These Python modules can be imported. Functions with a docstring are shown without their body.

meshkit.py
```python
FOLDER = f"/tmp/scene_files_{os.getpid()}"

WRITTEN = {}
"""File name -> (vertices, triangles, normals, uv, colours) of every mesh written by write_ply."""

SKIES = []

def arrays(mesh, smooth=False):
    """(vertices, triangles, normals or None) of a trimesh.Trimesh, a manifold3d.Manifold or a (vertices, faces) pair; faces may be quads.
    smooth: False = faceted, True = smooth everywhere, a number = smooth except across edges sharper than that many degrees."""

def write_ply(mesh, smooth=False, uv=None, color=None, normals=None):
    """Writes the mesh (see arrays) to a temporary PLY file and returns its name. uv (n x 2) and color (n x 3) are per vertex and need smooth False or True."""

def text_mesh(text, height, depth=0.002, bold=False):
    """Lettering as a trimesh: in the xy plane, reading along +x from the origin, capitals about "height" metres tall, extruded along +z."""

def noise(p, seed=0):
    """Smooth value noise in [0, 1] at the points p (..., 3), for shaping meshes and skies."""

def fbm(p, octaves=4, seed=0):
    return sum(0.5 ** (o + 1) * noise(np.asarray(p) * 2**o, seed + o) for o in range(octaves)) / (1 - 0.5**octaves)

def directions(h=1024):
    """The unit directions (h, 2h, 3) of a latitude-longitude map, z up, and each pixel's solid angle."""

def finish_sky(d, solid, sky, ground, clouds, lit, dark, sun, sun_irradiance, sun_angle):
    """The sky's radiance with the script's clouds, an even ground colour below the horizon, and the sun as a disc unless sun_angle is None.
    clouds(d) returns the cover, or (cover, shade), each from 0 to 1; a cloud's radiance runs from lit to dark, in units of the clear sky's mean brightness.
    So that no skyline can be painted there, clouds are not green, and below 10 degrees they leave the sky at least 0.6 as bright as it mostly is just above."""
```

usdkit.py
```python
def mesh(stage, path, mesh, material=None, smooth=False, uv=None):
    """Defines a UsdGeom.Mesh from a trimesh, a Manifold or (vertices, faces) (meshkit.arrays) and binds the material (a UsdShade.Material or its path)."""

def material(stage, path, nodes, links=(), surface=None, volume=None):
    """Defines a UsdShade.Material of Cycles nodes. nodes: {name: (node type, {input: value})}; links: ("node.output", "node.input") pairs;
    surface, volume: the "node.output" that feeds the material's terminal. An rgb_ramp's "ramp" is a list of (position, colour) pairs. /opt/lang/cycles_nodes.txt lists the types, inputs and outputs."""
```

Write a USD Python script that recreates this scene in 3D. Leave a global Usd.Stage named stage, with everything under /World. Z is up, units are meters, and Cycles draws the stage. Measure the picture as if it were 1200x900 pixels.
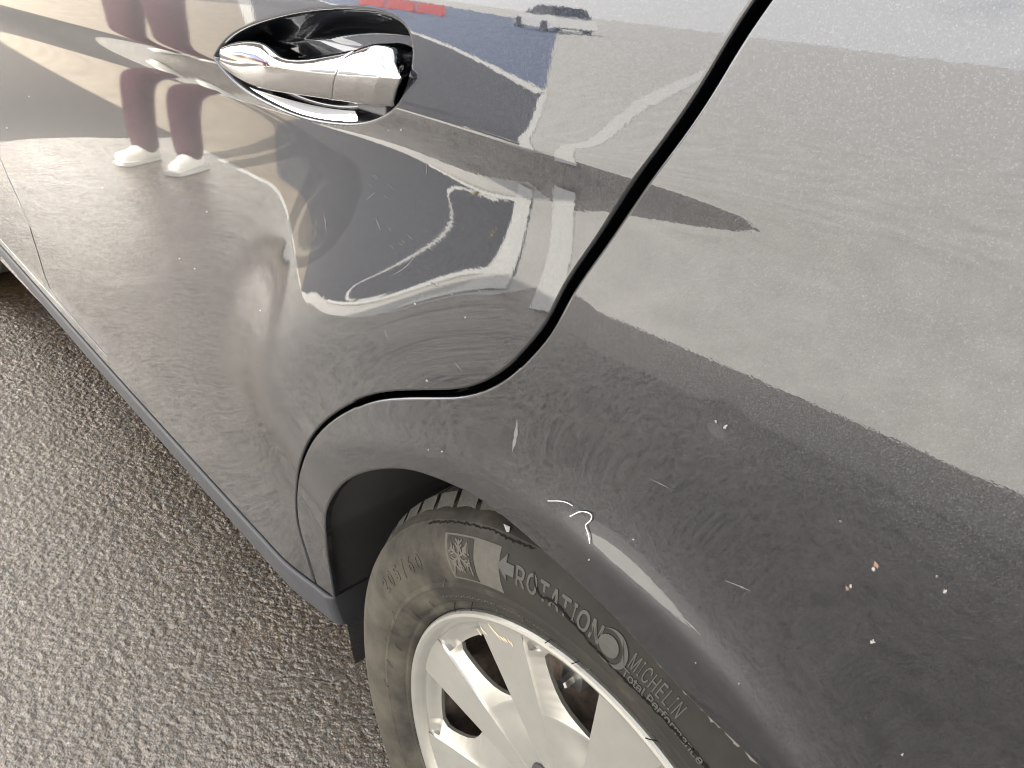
import math, random
import numpy as np
import trimesh, manifold3d, shapely
from shapely import affinity
from shapely.geometry import Polygon, LineString, Point, box as sbox
from scipy.spatial import Delaunay
from pxr import Usd, UsdGeom, UsdLux, UsdShade, Gf, Sdf, Vt
import usdkit, meshkit

# ------------------------------------------------------------------ camera, sky, sun, exposure
stage = Usd.Stage.CreateInMemory()
UsdGeom.SetStageUpAxis(stage, 'Z'); UsdGeom.SetStageMetersPerUnit(stage, 1.0)
UsdGeom.Xform.Define(stage, '/World'); UsdGeom.Scope.Define(stage, '/World/Looks')
EXPOSURE = 2.50
SUN_EL, SUN_AZ = math.radians(38.0), math.radians(14.0)      # azimuth from +y (the far side of the car) towards +x (its rear)
SUN_I, SUN_ANGLE, SKY = 0.95, 0.5, 0.08
CAM = np.array([0.27278515, -0.34969191, 1.02181931])
RM = np.array([[0.67255098, 0.73867879, 0.04504244], [0.38584096, -0.29806137, -0.87309002], [-0.63150767, 0.60457676, -0.485474]])  # right, down, forward
FPX = 950.0
cam = UsdGeom.Camera.Define(stage, '/World/camera')
cam.CreateHorizontalApertureAttr(36.0); cam.CreateVerticalApertureAttr(27.0)
cam.CreateFocalLengthAttr(FPX / 1200 * 36); cam.CreateClippingRangeAttr((0.02, 2000.0)); cam.CreateExposureAttr(EXPOSURE)
m4 = np.eye(4); m4[0, :3], m4[1, :3], m4[2, :3], m4[3, :3] = RM[0], -RM[1], -RM[2], CAM
cam.AddTransformOp().Set(Gf.Matrix4d(m4.tolist()))
SD = np.array([math.sin(SUN_AZ) * math.cos(SUN_EL), math.cos(SUN_AZ) * math.cos(SUN_EL), math.sin(SUN_EL)])
sun = UsdLux.DistantLight.Define(stage, '/World/sun')
sun.CreateIntensityAttr(SUN_I); sun.CreateAngleAttr(SUN_ANGLE); sun.CreateNormalizeAttr(True); sun.CreateColorAttr(Gf.Vec3f(1.0, .95, .87))
zz = SD; xx = np.cross([0, 0, 1.0], zz); xx /= np.linalg.norm(xx); yy = np.cross(zz, xx)
ml = np.eye(4); ml[0, :3], ml[1, :3], ml[2, :3] = xx, yy, zz
sun.AddTransformOp().Set(Gf.Matrix4d(ml.tolist()))
dome = UsdLux.DomeLight.Define(stage, '/World/sky'); dome.CreateIntensityAttr(1.0)
skym = usdkit.material(stage, '/World/Looks/sky', {
    "tc": ("texture_coordinate", {}), "sx": ("separate_xyz", {}), "ab": ("math", {"math_type": "absolute"}), "hz": ("map_range", {"from_min": 0.0, "from_max": .55, "to_min": .30, "to_max": -.06, "clamp": True}), "ad": ("math", {"math_type": "add"}), "mp": ("mapping", {"scale": (1.0, 1.0, 2.2)}),
    "n": ("noise_texture", {"scale": 2.2, "detail": 6.0, "roughness": .58}),
    "r": ("rgb_ramp", {"ramp": [(.36, (.12, .12, .12)), (.62, (.92, .92, .92))]}),
    "s": ("sky_texture", {"sky_type": "single_scattering", "sun_disc": False, "sun_elevation": SUN_EL, "sun_rotation": math.atan2(SD[0], SD[1]), "aerosol_density": 4.0, "air_density": 1.0}),
    "c": ("mix", {"mix_type": "mix", "color2": (17.0, 16.6, 15.8)}),
    "b": ("background_shader", {"strength": SKY})},
    [("tc.generated", "mp.vector"), ("mp.vector", "n.vector"), ("tc.generated", "sx.vector"), ("sx.z", "ab.value1"), ("ab.value", "hz.value"), ("n.fac", "ad.value1"), ("hz.result", "ad.value2"), ("ad.value", "r.fac"), ("r.color", "c.fac"), ("s.color", "c.color1"), ("c.color", "b.color")], surface="b.background")
UsdShade.MaterialBindingAPI.Apply(dome.GetPrim()).Bind(skym)
dome.GetPrim().SetCustomDataByKey('kind', 'structure'); dome.GetPrim().SetCustomDataByKey('label', 'hazy bright sky with thin cloud')

# ------------------------------------------------------------------ helpers
rng = np.random.default_rng(7)
used = {}
def numbered(parent, name):
    k = (str(parent), name); n = used.get(k, 0); used[k] = n + 1
    return name if n == 0 else f'{name}_{n:03d}'
def pth(parent, name): 
    base = str(parent.GetPath()) if parent is not None else '/World'
    return base + '/' + numbered(base, name)
def tag(p, label=None, cat=None, group=None, kind=None):
    p = p.GetPrim() if hasattr(p, 'GetPrim') else p
    for k, v in (('label', label), ('category', cat), ('group', group), ('kind', kind)):
        if v: p.SetCustomDataByKey(k, v)
    return p
def obj(name, mesh, mat, parent=None, smooth=35, normals=None):
    m = usdkit.mesh(stage, pth(parent, name), mesh, M[mat], smooth=False if normals is not None else smooth)
    if normals is not None:
        m.CreateNormalsAttr(Vt.Vec3fArray.FromNumpy(np.asarray(normals, np.float32))); m.SetNormalsInterpolation('vertex')
    return m.GetPrim()
def xf(name, parent=None, loc=(0, 0, 0), rz=0.0):
    x = UsdGeom.Xform.Define(stage, pth(parent, name))
    if any(loc) or parent is None: x.AddTranslateOp().Set(Gf.Vec3d(*map(float, loc)))
    if rz: x.AddRotateZOp().Set(float(rz))
    return x.GetPrim()
def bx(x0, x1, y0, y1, z0, z1):
    return trimesh.creation.box(bounds=[[x0, y0, z0], [x1, y1, z1]])
def cat(*ms): return trimesh.util.concatenate(list(ms))
def hull(pts, r=0.0):
    if r: return manifold3d.Manifold.hull_points(np.vstack([np.asarray(pts) + r * d for d in trimesh.creation.icosphere(1).vertices]).astype(np.float32).tolist())
    return manifold3d.Manifold.hull_points(np.asarray(pts, np.float32).tolist())
def tm(man):
    k = man.to_mesh(); return trimesh.Trimesh(k.vert_properties[:, :3], k.tri_verts, process=False)
def tube(path, r, n=6):
    path = np.asarray(path, float); r = np.broadcast_to(r, len(path)); t = np.gradient(path, axis=0); t /= np.linalg.norm(t, axis=1, keepdims=True)
    a = np.cross(t, [0.3, .9, .31]); a /= np.linalg.norm(a, axis=1, keepdims=True); b = np.cross(t, a)
    ang = np.arange(n) * 2 * np.pi / n
    v = (path[:, None] + r[:, None, None] * (np.cos(ang)[None, :, None] * a[:, None] + np.sin(ang)[None, :, None] * b[:, None])).reshape(-1, 3)
    f = [(i * n + j, i * n + (j + 1) % n, (i + 1) * n + (j + 1) % n, (i + 1) * n + j) for i in range(len(path) - 1) for j in range(n)]
    q = np.array(f); fs = np.vstack([q[:, [0, 2, 1]], q[:, [0, 3, 2]]])
    return trimesh.Trimesh(v, fs, process=False)
def spline(pts, n):
    from scipy.interpolate import PchipInterpolator
    pts = np.asarray(pts, float); s = np.r_[0, np.cumsum(np.linalg.norm(np.diff(pts, axis=0), axis=1))]
    from scipy.interpolate import CubicSpline
    return CubicSpline(s, pts)(np.linspace(0, s[-1], n))
def grid_faces(nu, nv, closed=False):
    i, j = np.meshgrid(np.arange(nu - 1), np.arange(nv if closed else nv - 1), indexing='ij'); j2 = (j + 1) % nv
    a, b, c, d = i * nv + j, i * nv + j2, (i + 1) * nv + j2, (i + 1) * nv + j
    return np.vstack([np.stack([a, b, c], -1).reshape(-1, 3), np.stack([a, c, d], -1).reshape(-1, 3)])
def revolve(prof, n=160, a0=0.0, a1=360.0):
    """prof: (r, y) pairs; turned about the y axis; angle from +x towards +z."""
    prof = np.asarray(prof, float); full = abs(a1 - a0) >= 360
    a = np.radians(np.linspace(a0, a1, n + 1)); a = a[:-1] if full else a
    v = np.stack([np.outer(np.cos(a), prof[:, 0]), np.outer(np.ones_like(a), prof[:, 1]), np.outer(np.sin(a), prof[:, 0])], -1)
    na, npf = len(a), len(prof)
    f = grid_faces(na, npf)
    if full:
        j = np.arange(npf - 1); w = (na - 1) * npf
        f = np.vstack([f, np.stack([w + j, w + j + 1, j + 1], -1), np.stack([w + j, j + 1, j], -1)])
    return trimesh.Trimesh(v.reshape(-1, 3), f, process=False)

# ------------------------------------------------------------------ materials
M = {}
def mat(name, nodes, links, surface="p.BSDF"): M[name] = usdkit.material(stage, f'/World/Looks/{name}', nodes, links, surface=surface)
def plain(name, col, rough=.5, metallic=0.0, var=.25, scale=30.0, bump=0.0, bscale=400.0, **kw):
    c = np.array(col); nodes = {"g": ("geometry", {}), "n": ("noise_texture", {"scale": scale, "detail": 5.0, "roughness": .6}),
        "r": ("rgb_ramp", {"ramp": [(.3, tuple(c * (1 - var))), (.7, tuple(np.minimum(c * (1 + var), 1)))]}), "p": ("principled_bsdf", {"roughness": rough, "metallic": metallic, **kw})}
    links = [("g.position", "n.vector"), ("n.fac", "r.fac"), ("r.color", "p.base_color")]
    if bump:
        nodes["n2"] = ("noise_texture", {"scale": bscale, "detail": 3.0}); nodes["b"] = ("bump", {"strength": 1.0, "distance": bump})
        links += [("g.position", "n2.vector"), ("n2.fac", "b.height"), ("b.normal", "p.normal")]
    mat(name, nodes, links)
# metallic grey lacquer: flake base, clear coat with orange peel, road film that thickens towards the sill
mat('grey_lacquer', {
    "g": ("geometry", {}), "z": ("separate_xyz", {}),
    "fl": ("voronoi_texture", {"scale": 1900.0, "feature": "f1"}), "flv": ("vector_math", {"math_type": "subtract", "vector2": (.5, .5, .5)}),
    "fls": ("vector_math", {"math_type": "scale", "scale": .18}), "fla": ("vector_math", {"math_type": "add"}), "fln": ("vector_math", {"math_type": "normalize"}),
    "flr": ("separate_xyz", {}), "fcol": ("rgb_ramp", {"ramp": [(.0, (.0045, .0056, .0092)), (.85, (.0110, .0126, .0178)), (1.0, (.025, .027, .032))]}),
    "op": ("noise_texture", {"scale": 420.0, "detail": 2.0}), "opb": ("bump", {"strength": 1.0, "distance": .0000045}),
    "d1": ("noise_texture", {"scale": 16.0, "detail": 7.0, "roughness": .65}), "d2": ("noise_texture", {"scale": 300.0, "detail": 4.0, "roughness": .7}),
    "hz": ("map_range", {"from_min": .72, "from_max": .30, "to_min": 0.05, "to_max": .36, "clamp": True}),
    "dm": ("math", {"math_type": "multiply"}), "dm2": ("math", {"math_type": "multiply"}),
    "cr": ("map_range", {"from_min": 0.0, "from_max": .30, "to_min": .012, "to_max": .17, "clamp": True}),
    "mixc": ("mix", {"mix_type": "mix", "color2": (.026, .024, .022)}), "dmet": ("map_range", {"from_min": 0.0, "from_max": .5, "to_min": .95, "to_max": .5, "clamp": True}),
    "p": ("principled_bsdf", {"roughness": .24, "coat_weight": 1.0, "coat_ior": 1.70, "ior": 1.45})},
    [("g.position", "z.vector"), ("g.position", "fl.vector"), ("fl.color", "flv.vector1"), ("flv.vector", "fls.vector1"), ("g.normal", "fla.vector1"), ("fls.vector", "fla.vector2"), ("fla.vector", "fln.vector1"), ("fln.vector", "p.normal"),
     ("fl.color", "flr.vector"), ("flr.x", "fcol.fac"), ("g.position", "op.vector"), ("op.fac", "opb.height"), ("opb.normal", "p.coat_normal"),
     ("g.position", "d1.vector"), ("g.position", "d2.vector"), ("z.z", "hz.value"), ("d1.fac", "dm.value1"), ("d2.fac", "dm.value2"), ("dm.value", "dm2.value1"), ("hz.result", "dm2.value2"),
     ("dm2.value", "cr.value"), ("cr.result", "p.coat_roughness"), ("dm2.value", "mixc.fac"), ("fcol.color", "mixc.color1"), ("mixc.color", "p.base_color"), ("dm2.value", "dmet.value"), ("dmet.result", "p.metallic")])
plain('gap_black', (.008, .008, .008), .8)
plain('sill_grey', (.010, .010, .0115), .5, var=.15, scale=60, bump=.00006, bscale=900)
plain('chrome', (.56, .56, .56), .05, 1.0, var=.03, scale=20)
plain('tread_rubber', (.03, .027, .021), .85, var=.4, scale=60, bump=.0006, bscale=300)
plain('liner_felt', (.0065, .005, .004), .97, var=.5, scale=240, bump=.0012, bscale=700)
plain('raised_rubber', (.0145, .0128, .0100), .75, var=.2, scale=150)
plain('dust_block', (.026, .0225, .0168), .8, var=.2, scale=200)
plain('wet_line', (.0022, .0019, .0015), .9, specular_ior_level=.1)
plain('alloy', (.195, .187, .166), .33, .7, var=.06, scale=40, bump=.00003, bscale=1500, coat_weight=.35, coat_roughness=.12)
plain('brake_iron', (.10, .075, .06), .6, .5, var=.5, scale=80)
plain('dark_metal', (.02, .018, .017), .7, .2, var=.3)
plain('bolt_steel', (.45, .44, .42), .3, .9, var=.1)
plain('gold_scuff', (.30, .25, .17), .5, .2, var=.3, scale=300)
plain('glass_dark', (.01, .011, .012), .03, var=0)
plain('lamp_red', (.25, .01, .01), .08, var=.1, coat_weight=1.0)
plain('lamp_clear', (.6, .6, .62), .08, var=.1, coat_weight=1.0)
plain('black_plastic', (.02, .02, .021), .45, var=.2)
plain('chip_white', (.13, .125, .115), .6, var=.3, scale=900)
plain('chip_rust', (.085, .05, .035), .8, var=.5, scale=700)
plain('scratch', (.048, .047, .046), .45, var=.3, scale=900)
plain('mud_flake', (.055, .05, .042), .85, var=.4, scale=300)
plain('thread', (.45, .43, .40), .7, var=.05)
plain('maroon_cloth', (.045, .009, .022), .85, var=.3, scale=18, bump=.0008, bscale=300)
plain('jacket_blue', (.10, .12, .19), .8, var=.2, scale=12)
plain('skin', (.55, .33, .25), .5, var=.1, subsurface_weight=.1)
plain('hair_brown', (.05, .03, .02), .6, var=.3)
plain('shoe_white', (.72, .70, .62), .6, var=.1)
plain('shoe_sole', (.55, .54, .5), .7, var=.1)
plain('white_lacquer', (.75, .75, .74), .25, var=.03, coat_weight=1.0)
plain('red_plastic', (.48, .07, .05), .45, var=.15)
plain('dark_brick', (.055, .042, .035), .85, var=.3, scale=9.0)
plain('line_paint', (.80, .79, .74), .6, var=.10, scale=40)
plain('yellow_paint', (.72, .55, .15), .6, var=.15, scale=40)
plain('blue_surface', (.10, .14, .24), .55, var=.15, scale=8)
plain('pale_paving', (.64, .62, .57), .62, var=.12, scale=5.0, bump=.002, bscale=160)
plain('old_asphalt', (.028, .025, .022), .8, var=.25, scale=30, bump=.002, bscale=200)
plain('brown_paving', (.26, .22, .165), .75, var=.2, scale=4.0)
plain('kerb_stone', (.66, .64, .58), .7, var=.12, scale=30)
plain('road_asphalt', (.062, .062, .066), .6, var=.25, scale=40, bump=.003, bscale=200)
# dusty tyre side: more dust towards the leading side
mat('sidewall', {
    "g": ("geometry", {}), "n": ("noise_texture", {"scale": 22.0, "detail": 6.0, "roughness": .62}), "s": ("separate_xyz", {}),
    "mr": ("map_range", {"from_min": -.05, "from_max": -.27, "to_min": 0.0, "to_max": .36, "clamp": True}), "ad": ("math", {"math_type": "add"}),
    "r": ("rgb_ramp", {"ramp": [(.38, (.0056, .0047, .0034)), (.62, (.0095, .0080, .0058)), (.95, (.040, .035, .026))]}),
    "n2": ("noise_texture", {"scale": 700.0, "detail": 3.0}), "b": ("bump", {"strength": 1.0, "distance": .00012}), "p": ("principled_bsdf", {"roughness": .78, "specular_ior_level": .22})},
    [("g.position", "n.vector"), ("g.position", "s.vector"), ("s.x", "mr.value"), ("n.fac", "ad.value1"), ("mr.result", "ad.value2"), ("ad.value", "r.fac"), ("r.color", "p.base_color"), ("g.position", "n2.vector"), ("n2.fac", "b.height"), ("b.normal", "p.normal")])
# wet coarse asphalt
mat('wet_asphalt', {
    "g": ("geometry", {}), "v": ("voronoi_texture", {"scale": 290.0, "feature": "f1"}), "n": ("noise_texture", {"scale": 360.0, "detail": 5.0, "roughness": .65}), "n3": ("noise_texture", {"scale": 3.5, "detail": 4.0}),
    "h": ("math", {"math_type": "multiply_add", "value2": -.55}), "b": ("bump", {"strength": 1.0, "distance": .0021}),
    "r": ("rgb_ramp", {"ramp": [(.0, (.008, .006, .0038)), (.6, (.018, .0135, .0088)), (1.0, (.05, .037, .024))]}), "vc": ("separate_xyz", {}),
    "st": ("rgb_ramp", {"ramp": [(.60, (1, 1, 1)), (.74, (1.5, 1.28, .92))]}), "mu": ("mix", {"mix_type": "multiply", "fac": 1.0}),
    "rr": ("map_range", {"from_min": .35, "from_max": .65, "to_min": .10, "to_max": .30, "clamp": True}),
    "p": ("principled_bsdf", {"coat_weight": 1.0, "coat_roughness": .025, "coat_ior": 1.82, "ior": 1.4, "coat_tint": (1.0, .87, .67)})},
    [("g.position", "v.vector"), ("g.position", "n.vector"), ("g.position", "n3.vector"), ("v.distance", "h.value1"), ("n.fac", "h.value3"), ("h.value", "b.height"), ("b.normal", "p.normal"), ("b.normal", "p.coat_normal"),
     ("v.color", "vc.vector"), ("vc.x", "r.fac"), ("n3.fac", "st.fac"), ("r.color", "mu.color1"), ("st.color", "mu.color2"), ("mu.color", "p.base_color"), ("n.fac", "rr.value"), ("rr.result", "p.roughness")])
# ------------------------------------------------------------------ the body side as one continuous height field y = S(x, z)
WZ = .316                                    # wheel centre height; the wheel centre is x = 0, y = 0
def sp(t, w): return w * np.logaddexp(0, t / w)
def sst(t):
    t = np.clip(t, 0, 1); return t * t * t * (t * (6 * t - 15) + 10)
def zchar(x): return .926 + .022 * x
def zkick(x): return .372 + .075 * np.clip(x + 1.4, -.6, 1.0)
def ztrim(x): return .318 - .006 * np.clip(x + .6, -1, .3)
def S0(x, z):
    x = np.asarray(x, float); z = np.asarray(z, float); q = zchar(x) - z
    y = -.034 + .006 * (x + .3) ** 2 + .5 * sp(-x - 2.75, .08) ** 2
    y = y - .01 * sp(-q, .004) + .62 * sp(-q - .012, .012) ** 2
    k = 1 / (1 + np.exp(np.clip((x - .06) / .05, -60, 60))); s0 = (.20 - .11 * np.clip((x - .02) / .17, 0, 1)) * (1 - k) + .27 * k; b = .014 + .010 * np.clip(-x / .3, 0, 1); w1 = .0022 + .007 * (1 - k)
    y = y + s0 * (sp(q - w1, w1) - sp(q - b - w1, .006 + .011 * np.exp(-((x + .07) / .10) ** 2)))
    y = y - .035 * sp(q - .05, .02) + .05 * sp(q - .13, .03) + .125 * sp(q - .37, .03)
    y = y - .12 * sp(zkick(x) - z, .003) * sst((-x - .35) / .16)
    dz = z - WZ; r = np.hypot(x, dz); th = np.degrees(np.arctan2(dz, x))
    fr = sst((th - 95) / 50) * (1 - .92 * sst((th - 136) / 30))
    lowf = sst((z - .335) / .15)
    y = y - .0235 * fr * lowf * (1 - sst((r - .470) / .165))
    rl = .375 + .045 * sst((th - 95) / 60)
    y = y - (.0118 - .0072 * sst((th - 80) / 30)) * (.3 + .7 * lowf) * np.exp(-sp(r - rl, .0035) / .036)
    return y
def ray(uv):
    uv = np.asarray(uv, float); d = np.stack([(uv[..., 0] - 600) / FPX, (uv[..., 1] - 450) / FPX, np.ones(uv.shape[:-1])], -1)
    return d @ RM
def at_y(uv, y):
    d = ray(uv); return CAM + d * ((y - CAM[1]) / d[..., 1])[..., None]
def at_z(uv, z):
    d = ray(uv); return CAM + d * ((z - CAM[2]) / d[..., 2])[..., None]
def onS(uv, f=None, off=0.0):
    f = f or S0; d = ray(uv); t = (-.02 - CAM[1]) / d[..., 1]
    for _ in range(50):
        P = CAM + d * t[..., None]; t = t + (f(P[..., 0], P[..., 2]) + off - P[..., 1]) / d[..., 1] * .8
    return CAM + d * t[..., None]
# the outlines below were measured as lines on the body side
cup_uv = [(249, 66), (262, 46), (300, 24), (340, 13), (385, 7), (430, 8), (462, 17), (481, 38), (485, 62), (480, 92), (468, 122), (450, 139), (425, 147), (395, 147), (350, 138), (312, 122), (282, 104), (262, 85)]
cupP = onS(np.array(cup_uv, float)); cl = spline(np.vstack([cupP, cupP[:1]]), 160)[:-1]
CUP = Polygon(cl[:, [0, 2]]).buffer(0)
cx0, cz0, cx1, cz1 = CUP.bounds
dentP = onS(np.array([[845., 497.]]))[0]
def S(x, z):
    x = np.asarray(x, float); z = np.asarray(z, float); y = S0(x, z)
    y = y + .0003 * np.exp(-((x - dentP[0]) ** 2 + (z - dentP[2]) ** 2) / (2 * .006 ** 2))
    near = (x > cx0) & (x < cx1) & (z > cz0) & (z < cz1)
    if np.any(near):
        p = shapely.points(x[near], z[near]); ins = shapely.contains(CUP, p); d = shapely.distance(CUP.exterior, p) * ins
        # deepest in the upper middle, a sloping tray below
        tz = (z[near] - cz0) / (cz1 - cz0)
        dep = (.016 + .022 * sst((tz - .15) / .5)) * sst((d + .0035 * ins) / (.016 + .010 * tz)) - .0006 * ins * 0
        y = y.copy(); y[near] = y[near] + dep * ins * sst(d / .003 * .5 + .0)
    return y
def normalS(x, z, h=5e-4):
    sx = (S(x + h, z) - S(x - h, z)) / (2 * h); sz = (S(x, z + h) - S(x, z - h)) / (2 * h)
    n = np.stack([sx, -np.ones_like(sx), sz], -1); return n / np.linalg.norm(n, axis=-1, keepdims=True)
def panel(poly, step=.005, dense=(), rr=.0022, skirt=.015, off=0.0):
    """A sheet-metal panel: the part of S inside poly (x, z), its edges rolled over and turned in."""
    poly = poly.buffer(0); pts, dd = [], []
    for gg in getattr(poly, 'geoms', [poly]):
        for li, line in enumerate([gg.exterior, *gg.interiors]):
            n = max(8, int(line.length / .0028)); s = np.linspace(0, line.length, n, endpoint=False); at = lambda q: shapely.get_coordinates(shapely.line_interpolate_point(line, q % line.length))
            base = at(s); tg = at(s + .0012) - at(s - .0012); tg /= np.maximum(np.linalg.norm(tg, axis=1, keepdims=True), 1e-9); nin = np.stack([-tg[:, 1], tg[:, 0]], 1)
            if not line.is_ccw: nin = -nin
            if li: nin = -nin
            for d in (0.0, .0003, .0008, .0015, .0023, .0044):
                p = base + nin * d; ok = shapely.contains_xy(poly, p[:, 0], p[:, 1]) if d else np.ones(n, bool)
                pts.append(p[ok]); dd.append(np.full(ok.sum(), d))
    inner = poly.buffer(-.0065); x0, z0, x1, z1 = poly.bounds
    def grid(a0, a1, b0, b1, st, g):
        gx, gz = np.meshgrid(np.arange(a0, a1, st), np.arange(b0, b1, st * .866)); gx = gx + (np.arange(len(gz)) % 2)[:, None] * st / 2
        p = np.stack([gx.ravel(), gz.ravel()], 1); return p[shapely.contains_xy(g, p[:, 0], p[:, 1])]
    g = inner; q = []
    for (dp, st) in dense:
        q.append(grid(*np.array(dp.bounds)[[0, 2, 1, 3]], st, inner.intersection(dp))); g = g.difference(dp.buffer(st * .5))
    q.append(grid(x0, x1, z0, z1, step, g)); q = np.vstack(q)
    P = np.vstack(pts + [q]); D = np.concatenate(dd + [np.full(len(q), 1.0)])
    tri = Delaunay(P).simplices; c = P[tri].mean(1); tri = tri[shapely.contains_xy(poly, c[:, 0], c[:, 1])]
    a, b, e = P[tri[:, 0]], P[tri[:, 1]], P[tri[:, 2]]
    cr = (b[:, 0] - a[:, 0]) * (e[:, 1] - a[:, 1]) - (b[:, 1] - a[:, 1]) * (e[:, 0] - a[:, 0])
    tri = tri[np.abs(cr) > 1e-13]; cr = cr[np.abs(cr) > 1e-13]; tri[cr < 0] = tri[cr < 0][:, ::-1]    # counter-clockwise in (x, z) faces -y
    y = S(P[:, 0], P[:, 1]) + off; n = normalS(P[:, 0], P[:, 1])
    e = D < rr; t = np.clip(1 - D[e] / rr, 0, 1); y[e] += rr * (1 - np.sqrt(np.maximum(0, 1 - t * t)))
    bd = poly.boundary; pe = shapely.points(P[e]); foot = shapely.get_coordinates(shapely.line_interpolate_point(bd, shapely.line_locate_point(bd, pe)))
    out = foot - P[e]; zero = np.linalg.norm(out, axis=1) < 1e-7
    # at the very edge take the outward direction from a point slightly inside
    shr = poly.buffer(-.0015).boundary; f2 = shapely.get_coordinates(shapely.line_interpolate_point(shr, shapely.line_locate_point(shr, pe)))
    out[zero] = (P[e] - f2)[zero]; out /= np.maximum(np.linalg.norm(out, axis=1, keepdims=True), 1e-9)
    tt = np.minimum(t, .995); n[e] = n[e] * np.sqrt(1 - tt * tt)[:, None] + np.stack([out[:, 0], 0 * tt, out[:, 1]], 1) * tt[:, None]
    V = np.stack([P[:, 0], y, P[:, 1]], 1); n /= np.linalg.norm(n, axis=1, keepdims=True)
    # turned-in flange along every border edge
    ed = np.sort(np.vstack([tri[:, [0, 1]], tri[:, [1, 2]], tri[:, [2, 0]]]), 1); dr = np.vstack([tri[:, [0, 1]], tri[:, [1, 2]], tri[:, [2, 0]]])
    _, i, cnt = np.unique(ed, axis=0, return_index=True, return_counts=True); be = dr[i[cnt == 1]]
    ov = np.zeros((len(V), 3)); ov[np.where(e)[0]] = np.stack([out[:, 0], 0 * t, out[:, 1]], 1)
    k = len(V); ids = np.unique(be); mp = {v: j for j, v in enumerate(ids)}; nb = len(ids)
    V = np.vstack([V, V[ids], V[ids] + [0, skirt, 0]]); n = np.vstack([n, ov[ids], ov[ids]])
    a = np.array([mp[v] for v in be[:, 0]]); b = np.array([mp[v] for v in be[:, 1]])
    tri = np.vstack([tri, np.stack([k + a, k + nb + a, k + nb + b], 1), np.stack([k + a, k + nb + b, k + b], 1)])
    nn = np.linalg.norm(n, axis=1); n[nn < 1e-6] = (0, -1, 0); n /= np.linalg.norm(n, axis=1, keepdims=True)
    return (V, tri), n

# ------------------------------------------------------------------ the car
car = xf('parked_car'); tag(car, 'dark grey metallic car with chrome door handle parked on wet asphalt', 'car')
shut_uv = [(893, 0), (866, 40), (830, 100), (800, 146), (762, 198), (732, 242), (700, 290), (665, 342), (643, 383), (622, 410), (600, 432), (575, 449), (545, 459.5), (510, 462), (470, 462.5), (440, 466), (410, 477), (385, 493), (365, 515), (353, 541), (347.5, 567), (347, 592), (350, 617), (358, 645), (370, 685)]
sh = onS(np.array(shut_uv, float))[:, [0, 2]]
sh = np.vstack([sh[0] + (sh[0] - sh[1]) * 1.6, sh, sh[-1] + (sh[-1] - sh[-2]) * 1.2]); sh = spline(sh, 260)
fs_uv = [(-14, 160), (0, 185), (8, 205), (22, 235), (35, 266), (45, 298), (52, 322), (58, 337), (67, 351), (80, 366)]
fs = onS(np.array(fs_uv, float))[:, [0, 2]]
fs = np.vstack([[fs[0, 0] - .02, 1.09], [fs[0, 0] - .01, .85], fs, fs[-1] + (fs[-1] - fs[-2]) * 3])
arch_uv = [(393, 713), (385, 660), (381, 625), (381, 603), (388, 584), (403, 566), (425, 555), (450, 550.5), (480, 552), (520, 565), (560, 585), (600, 615), (640, 650), (700, 705), (780, 790), (820, 832), (870, 880), (915, 927)]
ar = onS(np.array(arch_uv, float))[:, [0, 2]]; ar = spline(ar, 160)
th1 = math.atan2(ar[-1, 1] - WZ, ar[-1, 0]); r1 = math.hypot(ar[-1, 0], ar[-1, 1] - WZ)
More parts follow.
